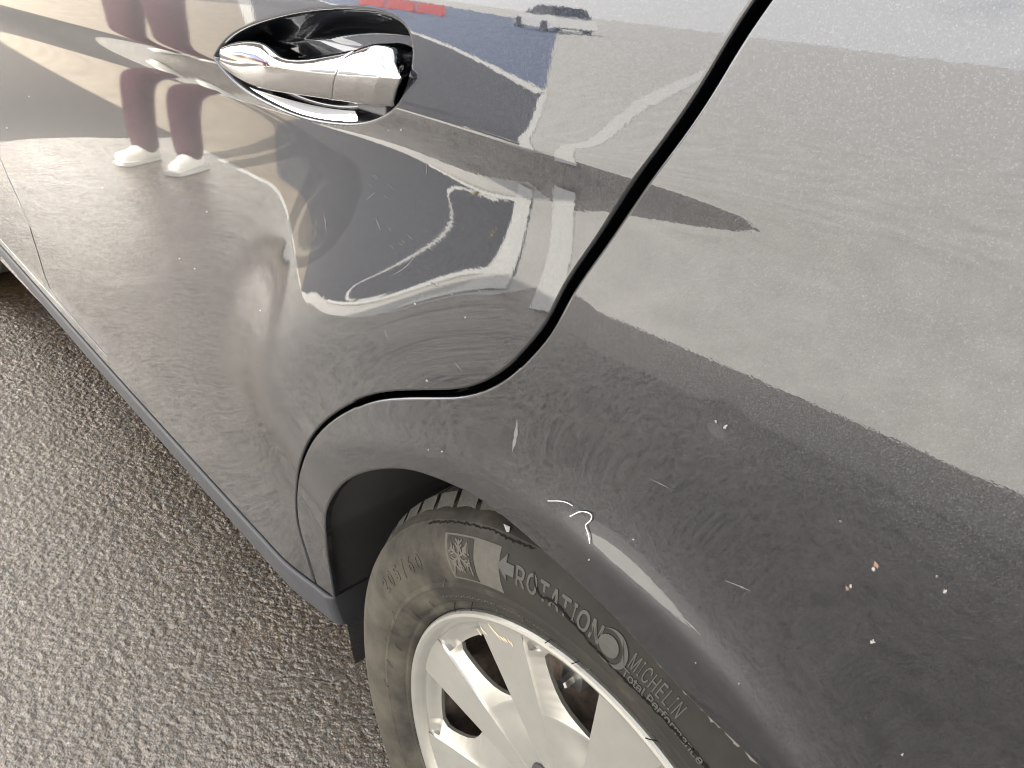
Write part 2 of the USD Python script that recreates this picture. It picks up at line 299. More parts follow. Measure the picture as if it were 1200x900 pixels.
aa = np.linspace(th1, math.radians(-8), 40)[1:]; ar = np.vstack([ar, np.stack([(r1 + (.36 - r1) * np.minimum(1, (th1 - aa) / .5)) * np.cos(aa), WZ + (r1 + (.36 - r1) * np.minimum(1, (th1 - aa) / .5)) * np.sin(aa)], 1)])
ZT = 1.085
hg = .0021                                                     # half the shut-line gap
zs = np.linspace(-2.36, .9, 120); low = np.stack([zs, ztrim(zs) + .0012], 1)
door_side = Polygon(np.vstack([sh[::1], [[-6, sh[-1, 1]], [-6, 1.3], [sh[0, 0], 1.3]]])).buffer(0)
full = sbox(-2.34, .25, .86, ZT)
above = Polygon(np.vstack([low, [[.9, 1.3], [-2.36, 1.3]]]))
shl, fsl = LineString(sh), LineString(fs)
front_side = Polygon(np.vstack([fs, [[-6, fs[-1, 1]], [-6, 1.3], [fs[0, 0], 1.3]]])).buffer(0)
def biggest(g): return max(getattr(g, 'geoms', [g]), key=lambda a: a.area)
taper = shl.buffer(hg * .75).union(LineString(sh[:130]).buffer(hg * 1.15)).union(LineString(sh[:75]).buffer(hg * 1.35))
RD = biggest(full.intersection(door_side).difference(front_side).difference(taper).difference(fsl.buffer(.0019)).intersection(above))
FD = biggest(full.intersection(front_side).difference(fsl.buffer(.0019)).intersection(above))
arch_cut = Polygon(np.vstack([ar, [[.5, .0], [-.34, .0]], [[ar[0, 0], ar[0, 1] - .05]]])).buffer(0)
QP = biggest(sbox(-.6, .20, .86, ZT).difference(door_side).difference(taper).difference(arch_cut).intersection(above.union(sbox(.3, .0, .9, .5))))
crease = lambda x0, x1: Polygon([(x0, zchar(x0) - .045), (x1, zchar(x1) - .045), (x1, zchar(x1) + .010), (x0, zchar(x0) + .010)])
kick = lambda x0, x1: Polygon([(x0, zkick(x0) - .012), (x1, zkick(x1) - .012), (x1, zkick(x1) + .012), (x0, zkick(x0) + .012)])
mesh, nr = panel(RD, .006, [(CUP.buffer(.004), .0014), (crease(-1.6, .08), .0026), (kick(-1.5, -.38), .003)])
rear_door = obj('rear_door', mesh, 'grey_lacquer', car, normals=nr)
lipband = Polygon(np.vstack([[(np.cos(a) * .46, WZ + np.sin(a) * .46) for a in np.radians(np.linspace(190, 20, 60))], [(np.cos(a) * .33, WZ + np.sin(a) * .33) for a in np.radians(np.linspace(20, 190, 60))]])).buffer(0)
mesh, nr = panel(QP, .005, skirt=.0055, dense=[(lipband, .003), (crease(-.02, .5), .004), (Point(dentP[0], dentP[2]).buffer(.03), .0015)])
quarter = obj('quarter_panel', mesh, 'grey_lacquer', car, normals=nr)
mesh, nr = panel(FD, .009); obj('front_door', mesh, 'grey_lacquer', car, normals=nr)
fender = sbox(-3.4, .30, -2.345, 1.0).difference(Point(-2.67, WZ).buffer(.36, 48))
mesh, nr = panel(biggest(fender), .02); obj('front_wing', mesh, 'grey_lacquer', car, normals=nr)

# sill trim: a solid rail below the doors
x_end = at_y(np.array([[392., 713.]]), .004)[0, 0]
def sill(x0, x1):
    xs = np.r_[np.linspace(x0, x1 - .012, 90), x1 - .008, x1 - .004, x1 - .0015, x1]; rings = []
    for x in xs:
        e = max(0, (x - (x1 - .012)) / .012); s = .010 * (1 - math.sqrt(max(0, 1 - e * e)))
        zt = ztrim(x) - .0012; ys = float(S0(x, zt)) - .0035
        pr = [(ys + .030, zt), (ys + .004, zt), (ys + .0012, zt - .0008), (ys, zt - .003), (ys + .0005, zt - .010), (ys + .004, zt - .030), (ys + .0075, zt - .047), (ys + .010, zt - .052), (ys + .016, zt - .055), (ys + .05, zt - .060), (ys + .12, zt - .07), (ys + .12, zt)]
        rings.append([(x, y + s, z) for y, z in pr])
    R = np.array(rings); n = len(pr); v = R.reshape(-1, 3); f = grid_faces(len(xs), n, True)
    cap = [(len(v) - n, len(v) - n + i, len(v) - n + i + 1) for i in range(1, n - 1)] 
    f = np.vstack([f, np.array(cap)]); m = trimesh.Trimesh(v, f, process=False); m.fix_normals(); return m
obj('sill_trim', sill(-2.34, x_end), 'sill_grey', car, smooth=40)

# door handle: pull bar and key cover, both chrome, standing in the recess
def bar(ridge, top, bot, yr, yt, yb, back=.016):
    n = 40; A = at_y(spline(ridge, n), 0)[:, 0] * 0
    def line(uv, ys):
        uv = spline(uv, n); ys = np.interp(np.linspace(0, 1, n), np.linspace(0, 1, len(ys)), ys)
        d = ray(uv); return CAM + d * ((ys - CAM[1]) / d[:, 1])[:, None]
    Rg, Tp, Bt = line(ridge, yr), line(top, yt), line(bot, yb); rings = []
    for i in range(n):
        a, b, c = Tp[i], Rg[i], Bt[i]
        bk = np.array([0, back, 0])
        pr = [a + bk, a + .25 * bk, a + .05 * bk + (b - a) * .06, a + (b - a) * .35 + [0, -.0016, .001], a + (b - a) * .75 + [0, -.0012, .0006], b + (a - b) * .06, b + (c - b) * .06, b + (c - b) * .4 + [0, -.0007, 0], c + (b - c) * .10, c + .12 * bk, c + .5 * bk, c + bk]
        rings.append(pr)
    R = np.array(rings)
    for e, sg in ((0, -1), (-1, 1)):
        c = R[e].mean(0); ax = R[-1].mean(0) - R[0].mean(0); ax /= np.linalg.norm(ax); new = [c + (R[e] - c) * q + ax * sg * h for q, h in ((.96, .0010), (.86, .0018), (.7, .0022))]
        R = np.concatenate([R, np.array(new)]) if e else np.concatenate([np.array(new[::-1]), R])
    n = len(R); k = R.shape[1]; v = R.reshape(-1, 3); f = grid_faces(n, k, True)
    caps = [(0, i + 1, i) for i in range(1, k - 1)] + [((n - 1) * k, (n - 1) * k + i, (n - 1) * k + i + 1) for i in range(1, k - 1)]
    m = trimesh.Trimesh(v, np.vstack([f, np.array(caps)]), process=False); m.fix_normals(); return m
hy = -.040
obj('handle_bar', bar([(258, 68), (275, 72), (300, 75), (330, 79), (360, 83), (392, 86.5)], [(262, 53), (283, 47), (305, 50), (325, 62), (368, 66), (412, 58.5)], [(258, 76), (272, 89), (295, 101), (325, 108), (355, 113), (387, 118)],
                      [-.036, -.041, -.046, -.048, -.049, -.049], [-.034, -.036, -.039, -.040, -.041, -.041], [-.034, -.036, -.037, -.038, -.038, -.038]), 'chrome', rear_door, smooth=28)
obj('key_cover', bar([(394.5, 87), (420, 89), (445, 90.5), (468, 91)], [(414.5, 58), (432, 52), (450, 53), (470, 72)], [(389.5, 118.5), (415, 122), (438, 125), (457, 126)], [-.049, -.049, -.047, -.042], [-.041, -.040, -.038, -.032], [-.038, -.038, -.037, -.034]), 'chrome', rear_door, smooth=28)
tu, tl = spline([(276, 96), (300, 105), (340, 117), (380, 126), (416, 130)], 24), spline([(278, 99), (306, 117), (345, 135), (382, 144), (419, 145.5)], 24)
TU, TL = at_y(tu, -.0255), onS(tl, off=.0012); vv = np.stack([TU, TU * .5 + TL * .5 + [0, .0012, 0], TL], 1).reshape(-1, 3)
obj('handle_tray', trimesh.Trimesh(vv, grid_faces(24, 3), process=False), 'chrome', rear_door, smooth=60)
mp = at_y(np.array([[300., 55.]]), -.028)[0]; obj('handle_mount', hull(np.array([mp + [dx, dy, dz] for dx in (-.010, .014) for dy in (.002, .03) for dz in (-.010, -.001)]), .003), 'chrome', rear_door, smooth=40)
mp = at_y(np.array([[440., 100.]]), -.028)[0]; obj('handle_pivot', hull(np.array([mp + [dx, dy, dz] for dx in (-.016, .014) for dy in (-.002, .03) for dz in (-.016, .012)]), .002), 'black_plastic', rear_door, smooth=40)

# marks on the lacquer: chips, rust and scratches, each lying on the panel
def decal(uv_poly, name, mt, parent, off=-.00018):
    P = onS(np.array(uv_poly, float), off=off); c = P.mean(0); 
    n = len(P); v = np.vstack([P, c[None]]); v[-1, 1] = float(S0(c[0], c[2])) + off * 1.6
    return obj(name, trimesh.Trimesh(v, [(i, (i + 1) % n, n) for i in range(n)], process=False), mt, parent, smooth=False)
def blob(u, v, r, ir=.5, n=11, sq=1.0, rot=0.0):
    a = np.arange(n) * 2 * np.pi / n; k = r * (1 - ir * rng.random(n)); x, y = k * np.cos(a), k * np.sin(a) * sq
    return np.stack([u + x * math.cos(rot) - y * math.sin(rot), v + x * math.sin(rot) + y * math.cos(rot)], 1)
def streak(uv, w, name, mt, parent):
    uv = np.asarray(uv, float); uv = spline(uv, 12) if len(uv) > 2 else np.linspace(uv[0], uv[-1], 8); t = np.gradient(uv, axis=0); t /= np.linalg.norm(t, axis=1, keepdims=True); nrm = np.stack([-t[:, 1], t[:, 0]], 1)
    k = (w * np.sin(np.linspace(.12, np.pi - .12, len(uv))) * rng.uniform(.5, 1.1, len(uv)))[:, None] / 2
    A = onS(uv + nrm * k, off=-.00016); B = onS(uv - nrm * k, off=-.00016); v = np.empty((2 * len(uv), 3)); v[0::2], v[1::2] = A, B
    return obj(name, trimesh.Trimesh(v, np.vstack([[(2 * i, 2 * i + 1, 2 * i + 2), (2 * i + 1, 2 * i + 3, 2 * i + 2)] for i in range(len(uv) - 1)]), process=False), mt, parent, smooth=False)
for u, v, r, mt in [(839, 494, 3.5, 'chip_white'), (850, 500, 4.5, 'chip_white'), (1026, 662, 8, 'chip_rust'), (1023, 667, 5, 'chip_white'), (993, 690, 6, 'chip_rust'), (997, 687, 4, 'chip_white'), (1107, 693, 6, 'chip_white'), (1023, 752, 6, 'chip_white'), (985, 611, 4, 'scratch'), (1098, 675, 3.5, 'scratch'),
                    (1057, 884, 3.5, 'chip_white'), (742, 632, 2.2, 'chip_white'), (866, 801, 2, 'chip_white'), (815, 777, 2, 'chip_white'), (690, 656, 2.4, 'chip_white'), (518, 529, 2.2, 'chip_white'), (502, 527, 2, 'chip_white'), (1015, 842, 2, 'chip_white')]:
    decal(blob(u, v, r * .72, .8, 17), 'paint_chip', mt, quarter)
for u, v, r in [(500, 446, 3.5), (379, 348, 2.6), (242, 248, 2.2), (210, 303, 2.0), (470, 152, 2.4), (455, 153, 1.8), (305, 364, 2.0), (486, 356, 3.4), (545, 372, 2.4), (495, 347, 2.2), (512, 333, 2.5), (530, 345, 1.8), (34, 113, 2), (8, 150, 2.6), (120, 220, 2.4), (228, 315, 1.8)]:
    decal(blob(u, v, r * .6, .7), 'paint_chip', 'chip_white', rear_door)
for uv, w in [([(797, 721), (808, 731), (822, 745)], 2.0), ([(848, 680), (862, 685), (880, 693)], 1.8), ([(606, 492), (604, 512), (600, 530)], 5.0), ([(460, 322), (480, 308), (486, 300)], 1.2), ([(760, 560), (790, 575)], 1.0), ([(985, 470), (990, 462), (1000, 455)], 1.0)]:
    streak(uv, w, 'scratch_mark', 'scratch', quarter if uv[0][0] > 560 else rear_door)
for uv, w in [([(505, 330), (512, 336), (519, 337)], 1.6), ([(450, 385), (455, 398)], 1.1), ([(533, 425), (541, 434)], 1.2), ([(380, 250), (383, 275)], .9), ([(560, 338), (566, 346)], 1.0), ([(440, 255), (446, 270)], .9), ([(500, 190), (500, 205)], .8), ([(428, 235), (440, 225)], .8)]:
    streak(uv, w, 'scratch_mark', 'scratch', rear_door)
for i in range(14):                                             # hairline swirls from washing
    u, v = rng.uniform(400, 520), rng.uniform(200, 300); a = rng.uniform(0.3, 1.5); l = rng.uniform(5, 14)
    streak([(u, v), (u + l * math.cos(a), v + l * math.sin(a))], .32, 'scratch_mark', 'scratch', rear_door)
# peeling mud along the lip of the arch
lipL = LineString(ar); s0, s1 = [lipL.project(Point(onS(np.array([p], float))[0, [0, 2]])) for p in ((640, 650), (884, 893))]
for i in range(46):
    s = s0 + (s1 - s0) * (i / 45) ** .8 + rng.uniform(-.003, .003); p = np.array(lipL.interpolate(s).coords[0]); q = np.array(lipL.interpolate(s + .004).coords[0]); t = (q - p) / np.linalg.norm(q - p); nin = np.array([t[1], -t[0]])
    if nin @ (np.array([0, WZ]) - p) < 0: nin = -nin
    L = rng.uniform(.002, .006) * (.5 + .9 * i / 45); D = rng.uniform(.0012, .0045) * (.5 + 1.2 * i / 45)
    poly = [p - t * L - nin * .001, p - t * L * .5 + nin * D * rng.uniform(.4, 1), p + nin * D * rng.uniform(.3, 1.2), p + t * L * .4 + nin * D * rng.uniform(.2, 1), p + t * L - nin * .001]
    yb = float(S0(p[0], p[1])) + .0035
    v = np.array([(a[0], yb + rng.uniform(-.001, .001), a[1]) for a in poly] + [(a[0], yb + .002, a[1]) for a in poly]); obj('mud_flake', hull(v), 'mud_flake', quarter, smooth=False)
# a loose pale thread clinging to the wheel arch: not part of the car
def offS(uv, o=-.0012): return spline(onS(np.array(uv, float), off=o), 30)
th_m = cat(tube(offS([(668, 605), (676, 601), (687, 600), (693, 604), (691, 611), (686, 616), (688, 622), (690, 629), (691, 637)]), .00034), tube(offS([(642, 587), (651, 587), (661, 588), (671, 593)]), .00022))
t_ = obj('loose_thread', th_m, 'thread'); tag(t_, 'thin curled white thread stuck on the wheel arch above the tyre', 'thread')
# ------------------------------------------------------------------ wheel: tyre, alloy rim, brake
TP = [(.2205, .010), (.2208, .004), (.2225, -.0005), (.2265, -.0035), (.231, -.0030), (.2335, -.0065), (.240, -.0105), (.2475, -.0125), (.2490, -.0140), (.2515, -.0142), (.2535, -.0132), (.262, -.0160), (.272, -.0172), (.282, -.0168), (.292, -.0138), (.300, -.0095), (.3065, -.0045), (.3085, -.0040), (.3125, .0020), (.3165, .010), (.3195, .022), (.3205, .05), (.3205, .16), (.315, .20), (.28, .225), (.235, .215), (.2205, .20)]
tr_, ty_ = np.array([p[0] for p in TP[:21]]), np.array([p[1] for p in TP[:21]])
def tyre_y(r): return np.interp(r, tr_, ty_)
def on_tyre(mesh, r0, a0, lift=.0004, lean=0.0):
    """lays a flat mesh (x along, y up, z out) round the sidewall; angles fall with x"""
    v = np.array(mesh.vertices); r = r0 + v[:, 1]; a = np.radians(a0) - v[:, 0] / (r0 + .006)
    y = tyre_y(r) - lift - v[:, 2]
    return trimesh.Trimesh(np.stack([r * np.cos(a), y, r * np.sin(a)], 1), mesh.faces, process=False)
def arcpatch(r0, r1, a0, a1, th=.0006, nr=8, na=14, cut=None):
    r = np.linspace(r0, r1, nr); a = np.radians(np.linspace(a0, a1, na)); A, R = np.meshgrid(a, r, indexing='ij'); Y = tyre_y(R) - th
    v = np.stack([R * np.cos(A), Y, R * np.sin(A)], -1); b = v + np.array([0, th + .0006, 0]); f = grid_faces(na, nr)
    m = trimesh.Trimesh(np.vstack([v.reshape(-1, 3), b.reshape(-1, 3)]), np.vstack([f]), process=False)
    e = list(range(nr)) + [i * nr + nr - 1 for i in range(1, na)] + [(na - 1) * nr + j for j in range(nr - 2, -1, -1)] + [i * nr for i in range(na - 2, 0, -1)]
    k = na * nr; sk = []
    for i in range(len(e)):
        p, q = e[i], e[(i + 1) % len(e)]; sk += [(p, q, k + q), (p, k + q, k + p)]
    return trimesh.Trimesh(m.vertices, np.vstack([f, sk]), process=False)
def write(text, height, width_deg, r0, a0, bold=False, depth=.0005):
    m = meshkit.text_mesh(text, height, depth, bold=bold); v = np.array(m.vertices); w = v[:, 0].max() - v[:, 0].min()
    v[:, 0] = (v[:, 0] - v[:, 0].min()) * (math.radians(width_deg) * (r0 + .006)) / w; m = trimesh.Trimesh(v, m.faces, process=False); m = m.subdivide_to_size(.006) if False else m
    return on_tyre(m, r0, a0, lift=.0002)
def make_wheel(name, x, detail):
    w = xf(name, car, (x, 0, WZ)) if detail else None
    obj('tyre', revolve(TP, 240), 'sidewall', w, smooth=40)
    # directional shoulder blocks
    N = 58; ms = []
    for i in range(N):
        a = 2 * math.pi * i / N; da = 2 * math.pi / N * .40; sl = .11
        pts = []
        for y, r, s in ((.0045, .3135, 0), (.022, .3245, .25), (.06, .3262, .6), (.10, .3265, 1.0)):
            for q in (-1, 1):
                aa = a + q * da + s * sl; pts.append((math.cos(aa), y, math.sin(aa), r))
        top = np.array([(c * r, y, s * r) for c, y, s, r in pts]); bot = np.array([(c * .311, y + .001, s * .311) for c, y, s, r in pts])
        for k in range(3):
            ms.append(tm(hull(np.vstack([top[2 * k:2 * k + 4], bot[2 * k:2 * k + 4]]))))
    obj('tread_blocks', cat(*ms), 'tread_rubber', w, smooth=False)
    # rim
    left = [214, 170, 127, 85, 39, -7, -53, -100]
    rs = np.r_[.030, .045, .06, .07, np.linspace(.078, .124, 14), .1252, np.linspace(.127, .188, 30), .1895, .190, .1915, np.linspace(.194, .2075, 8)]
    def ah(r): 
        h = np.interp(r, [.085, .1245, .1252, .128, .133, .140, .150, .162, .175, .184, .19, .21], [43.6, 43.6, 39.5, 34.5, 30.0, 26.6, 24.2, 22.8, 22.0, 22.0, 24.0, 23.0])
        return h
    tb, thh = np.linspace(0, 1, 16), np.linspace(0, 1, 8)[1:]
    V, hole = [], []
    for s in range(8):
        A0 = left[s]; nx = left[(s + 1) % 8]; pit = (A0 - nx) % 360; sc = pit / 44.0
        for j in range(9 + 16 + 7):
            for i, r in enumerate(rs):
                yf = .0030 + .010 * (1 - r / .21) + (.016 if r < .034 else 0)
                if j < 9: a = 18 * j / 8; d = .0004 * (abs(j - 4) == 4)
                else:
                    h = float(ah(r))
                    if j < 25: t = tb[j - 9]; a = 18.02 + (h - 18.02) * t
                    else: t = 1.0; a = h + (43.85 - h) * thh[j - 25]
                    amp = .0095 * float(sst((r - .076) / .05)); d = amp * (t ** .85) + (.0006 if t > 0 else 0)
                    if r > .190: d = .002 + (min(max(d, .0075 if j >= 12 else 0), .019) - .002) * (1 - float(sst((r - .1915) / .0155)) * .96)
                    d = max(d, 0)
                an = math.radians(A0 - a * sc); V.append((r * math.cos(an), yf + d, r * math.sin(an)))
    V = np.array(V); nr_, nc = len(rs), 8 * 32; F = grid_faces(nc, nr_)
    j = np.arange(nr_ - 1); wq = (nc - 1) * nr_; F = np.vstack([F, np.stack([wq + j, wq + j + 1, j + 1], -1), np.stack([wq + j, j + 1, j], -1)])
    ci, ri = F // nr_, F % nr_
    seam = (ci.max(1) - ci.min(1)) > 40; c32 = ci % 32; mn = np.where(seam, 31, c32.min(1)); mx = np.where((c32.max(1) - c32.min(1)) > 20, 32, c32.max(1)); mn = np.where(mx == 32, 31, mn)
    rlo, rhi = rs[ri.min(1)], rs[ri.max(1)]
    is_hole = (mn >= 24) & (mx <= 31) & (rlo >= .1251) & (rhi <= .1901)
    F = F[~is_hole]; q = V[F]; ar2 = np.linalg.norm(np.cross(q[:, 1] - q[:, 0], q[:, 2] - q[:, 0]), axis=1); F = F[ar2 > 1e-10]
    # thickness at the window edges
    dr = np.vstack([F[:, [0, 1]], F[:, [1, 2]], F[:, [2, 0]]]); ed = np.sort(dr, 1); _, i_, cn = np.unique(ed, axis=0, return_index=True, return_counts=True); be = dr[i_[cn == 1]]
    rr_ = np.hypot(V[be][:, :, 0], V[be][:, :, 2]).mean(1); be = be[(rr_ > .1) & (rr_ < .206)]
    k = len(V); V2 = V + [0, .004, 0]; V = np.vstack([V, V2]); F = np.vstack([F, np.stack([be[:, 0], k + be[:, 0], k + be[:, 1]], 1), np.stack([be[:, 0], k + be[:, 1], be[:, 1]], 1)])
    face = trimesh.Trimesh(V, F, process=False); face.remove_unreferenced_vertices()
    lip = revolve([(.2060, .0062), (.2072, .0026), (.2085, .0010), (.2110, -.0022), (.2135, -.0042), (.2165, -.0052), (.2190, -.0044), (.2205, -.0022), (.2212, .002), (.2212, .016), (.205, .02)], 240)
    barrel = revolve([(.2055, .012), (.203, .03), (.196, .05), (.190, .08), (.188, .19)], 160)
    rim = obj('rim', cat(face, lip), 'alloy', w, smooth=24)
    obj('rim_barrel', barrel, 'brake_iron', w, smooth=40)
    obj('hub_cap', revolve([(.0, -.004), (.020, -.0035), (.029, -.001), (.031, .004), (.031, .02)], 60), 'alloy', w, smooth=30)
    for i in range(5):
        a = math.radians(133 + 72 * i); c = np.array([.052 * math.cos(a), .0095, .052 * math.sin(a)])
        m = revolve([(.0, .0), (.0075, .0), (.0085, .002), (.0085, .012)], 6); m.apply_translation(c - [0, .004, 0]); obj('wheel_bolt', m, 'bolt_steel', w, smooth=False)
        m = revolve([(.0095, -.0007), (.0135, -.0009), (.0140, .001)], 24); m.apply_translation(c); obj('bolt_seat', m, 'dark_metal', w)
    obj('brake_disc', cat(revolve([(.06, .075), (.142, .075), (.142, .095), (.06, .095)], 90), revolve([(.0, .055), (.068, .055), (.07, .078)], 60)), 'brake_iron', w, smooth=30)
    obj('back_plate', revolve([(.0, .11), (.188, .11), (.188, .115)], 60), 'dark_metal', w)
    obj('brake_caliper', cat(bx(.07, .15, .06, .12, -.06, .06)), 'dark_metal', w, smooth=False)
    vp = at_y(np.array([[661., 800.]]), .036)[0] - [0, 0, WZ]
    nut = revolve([(.0, -.004), (.0045, -.004), (.0058, -.002), (.0058, .008), (.003, .012)], 6); nut.apply_translation(vp); obj('brake_bolt', cat(nut, bx(vp[0] - .012, vp[0] + .012, vp[1] + .010, vp[1] + .03, vp[2] - .010, vp[2] + .010)), 'bolt_steel', w, smooth=False)
    if not detail: return w
    # sidewall writing and marks
    for ch, a0, wd in zip('ROTATION', (102.3, 99.7, 97.0, 94.9, 92.6, 90.2, 89.1, 86.6), (2.1, 2.2, 1.8, 2.2, 1.8, .62, 2.2, 2.0)):
        obj('raised_letter', write(ch, .0155, wd, .2765, a0, True), 'raised_rubber', w, smooth=False)
    for i, ch in enumerate('MICHELIN'):
        obj('raised_letter', write(ch, .0125, (1.2, .28, 1.05, .95, .75, .7, .28, .95)[i], .2815, (79.2, 77.6, 76.9, 75.5, 74.1, 72.9, 71.8, 71.1)[i]), 'raised_rubber', w, smooth=False)
    obj('small_writing', write('Total Performance', .0080, 15.6, .2705, 79.6, True, .0006), 'raised_rubber', w, smooth=False)
    arrow = trimesh.creation.extrude_polygon(Polygon([(0, .0085), (.0105, .019), (.0105, .0130), (.0195, .0130), (.0195, .0040), (.0105, .0040), (.0105, -.002)]), .0009)
    obj('rotation_arrow', on_tyre(arrow, .2775, 106.6, .0002), 'raised_rubber', w, smooth=False)
    disc = shapely.union_all([Point(.012, .012).buffer(.0085, 24), Point(.014, .011).buffer(.0145, 24).difference(Point(.0115, .011).buffer(.0128, 24))])
    obj('raised_badge', on_tyre(cat(*[trimesh.creation.extrude_polygon(g, .0008) for g in getattr(disc, 'geoms', [disc])]), .2705, 85.4, .0002), 'raised_rubber', w, smooth=False)
    obj('dust_square', arcpatch(.2595, .2990, 121.0, 106.2, .0005), 'dust_block', w, smooth=40)
    obj('emblem_ground', arcpatch(.2615, .2975, 120.2, 112.8, .0009), 'sidewall', w, smooth=40)
    r2 = np.random.default_rng(3); fl = []
    cx_, cy_ = .0155, .020
    for i in range(6):
        a = math.pi / 6 + i * math.pi / 3; e = np.array([math.cos(a), math.sin(a)]); c0 = np.array([cx_, cy_]); fl.append(LineString([c0, c0 + e * .0125]).buffer(.0010))
        for f_ in (.5, .78):
            for s_ in (-1, 1):
                b = a + s_ * .8; fl.append(LineString([c0 + e * .0125 * f_, c0 + e * .0125 * f_ + np.array([math.cos(b), math.sin(b)]) * .0052]).buffer(.0008))
    fl.append(LineString([(.002, .004), (.008, .013), (.012, .008), (.0165, .028), (.020, .022), (.026, .032), (.0295, .006)]).buffer(.0009))
    fl = shapely.union_all(fl).intersection(sbox(0.001, 0.001, .0345, .0345)); obj('emblem', on_tyre(cat(*[trimesh.creation.extrude_polygon(g, .0006) for g in getattr(fl, 'geoms', [fl])]), .2620, 120.0, .0011), 'dust_block', w, smooth=False)
    for i in range(6): obj('raised_number', write('205/60'[i], .014, 2.0, .270, 151 - 3.6 * i, True, .0004), 'sidewall', w, smooth=False)
    # dark water line that creeps along the writing
    def crawl(pts, wd, nm):
        p = spline(np.array(pts, float), 70); r = p[:, 1] + rng.normal(0, .0006, 70); a = np.radians(p[:, 0]); wv = wd * rng.uniform(.35, 1.2, 70); v = []
        for s in (-.5, .5): v.append(np.stack([(r + s * wv) * np.cos(a), tyre_y(r + s * wv) - .0011, (r + s * wv) * np.sin(a)], 1))
        vv = np.stack(v, 1).reshape(-1, 3); obj(nm, trimesh.Trimesh(vv, grid_faces(70, 2), process=False), 'wet_line', w, smooth=False)
    crawl([(98.6, .294), (97.6, .284), (94, .282), (91.6, .2795), (87, .2735), (84, .2700), (80, .2682), (75, .2700), (70, .2720), (65, .2755)], .0024, 'wet_crack')
    crawl([(64, .2755), (62.6, .276), (61.0, .279), (59.5, .287), (58.6, .295)], .0040, 'wet_crack')
    crawl([(127, .3062), (122, .3068), (118, .3065), (112, .3068), (105, .306), (100, .307)], .0016, 'wet_crack')
    # moulding whiskers and fine dotted arc by the bead
    for a, r0, l in [(140, .228, .010), (131, .2215, .009), (123.5, .2235, .008), (114, .2275, .010), (104.8, .231, .009), (150, .231, .009), (99, .222, .008), (91, .221, .009), (88.3, .2265, .008), (72, .221, .010), (163, .246, .007), (168, .234, .008), (176, .242, .007), (184, .248, .007), (157, .249, .007), (127, .250, .007)]:
        a += rng.uniform(-.5, .5); p = []
        for k in range(4):
            r = r0 + l * k / 3; b = math.radians(a - .6 * k); p.append((r * math.cos(b), min(float(tyre_y(r)), -.0045) - .0012 - .0006 * math.sin(k), r * math.sin(b)))
        obj('rubber_whisker', tube(p, .00042, 5), 'raised_rubber' if r0 > .224 else 'wet_line', w, smooth=60)
    dots = [tm(hull(np.array([(r * math.cos(math.radians(a)), float(tyre_y(r)) - .0001, r * math.sin(math.radians(a)))]), .00065)) for a in np.arange(132, 96, -.42) for r in (.2385 + .0012 * math.sin(a * 9),)]
    obj('bead_print', cat(*dots), 'raised_rubber', w, smooth=False)
    stone = at_y(np.array([[595., 619.]]), -.002)[0] - [0, 0, WZ]; obj('wedged_stone', hull(stone + rng.normal(0, .0022, (12, 3))), 'chip_white', w, smooth=False)
    # kerb rash on the top spoke
    def scuff(zx, zy, zx2, zy2, wd):
        a, b = [at_y(np.array([[420 + p / 4, 680 + q / 4]]), .0030)[0] - [0, 0, WZ] for p, q in ((zx, zy), (zx2, zy2))]
        n = 7; s = np.linspace(0, 1, n); c = a + (b - a) * s[:, None]; t = (b - a) / np.linalg.norm(b - a); pr = np.array([-t[2], 0, t[0]]); k = (wd * np.sin(np.linspace(.2, 2.95, n)) * rng.uniform(.5, 1.2, n))[:, None]
        c[:, 1] = .0030 + .010 * (1 - np.hypot(c[:, 0], c[:, 2]) / .21) - .0004
        vv = np.stack([c + pr * k, c - pr * k], 1).reshape(-1, 3); obj('kerb_scuff', trimesh.Trimesh(vv, grid_faces(n, 2), process=False), 'gold_scuff', w, smooth=False)
    for q in [(555, 225, 575, 262), (572, 215, 590, 250), (585, 235, 605, 262), (600, 180, 618, 222), (612, 205, 640, 250), (625, 222, 655, 268), (640, 240, 668, 285), (655, 258, 690, 292), (675, 265, 700, 296), (695, 270, 712, 300), (712, 285, 722, 315), (596, 178, 604, 200)]: scuff(*q, .0011)
    return w
wheel = make_wheel('wheel', 0.0, True)
w2 = UsdGeom.Xform.Define(stage, pth(car, 'wheel')); w2.AddTranslateOp().Set(Gf.Vec3d(-2.67, 0, WZ)); w2.GetPrim().GetReferences().AddInternalReference(wheel.GetPath())
# arch liner
obj('wheel_arch_liner', cat(revolve([(.405, .013), (.405, .10), (.400, .27)], 120, 0, 128), revolve([(.400, .27), (.05, .275)], 120, 0, 360), revolve([(.392, -.012), (.392, .10), (.392, .27)], 50, 112, 164), *[revolve([(.3925 - .0002 * k, float(S0(.3925 * math.cos(math.radians(a_)), WZ + .3925 * math.sin(math.radians(a_)))) + .0075), (.3925 - .0002 * k, .10), (.3925, .27)], 4, a_ - .1, a_ + 4.1) for k, a_ in enumerate(np.arange(163, 181, 4.0))], revolve([(.392, .02), (.392, .27)], 12, 182, 197)).apply_translation([0, 0, WZ]), 'liner_felt', car, smooth=50)
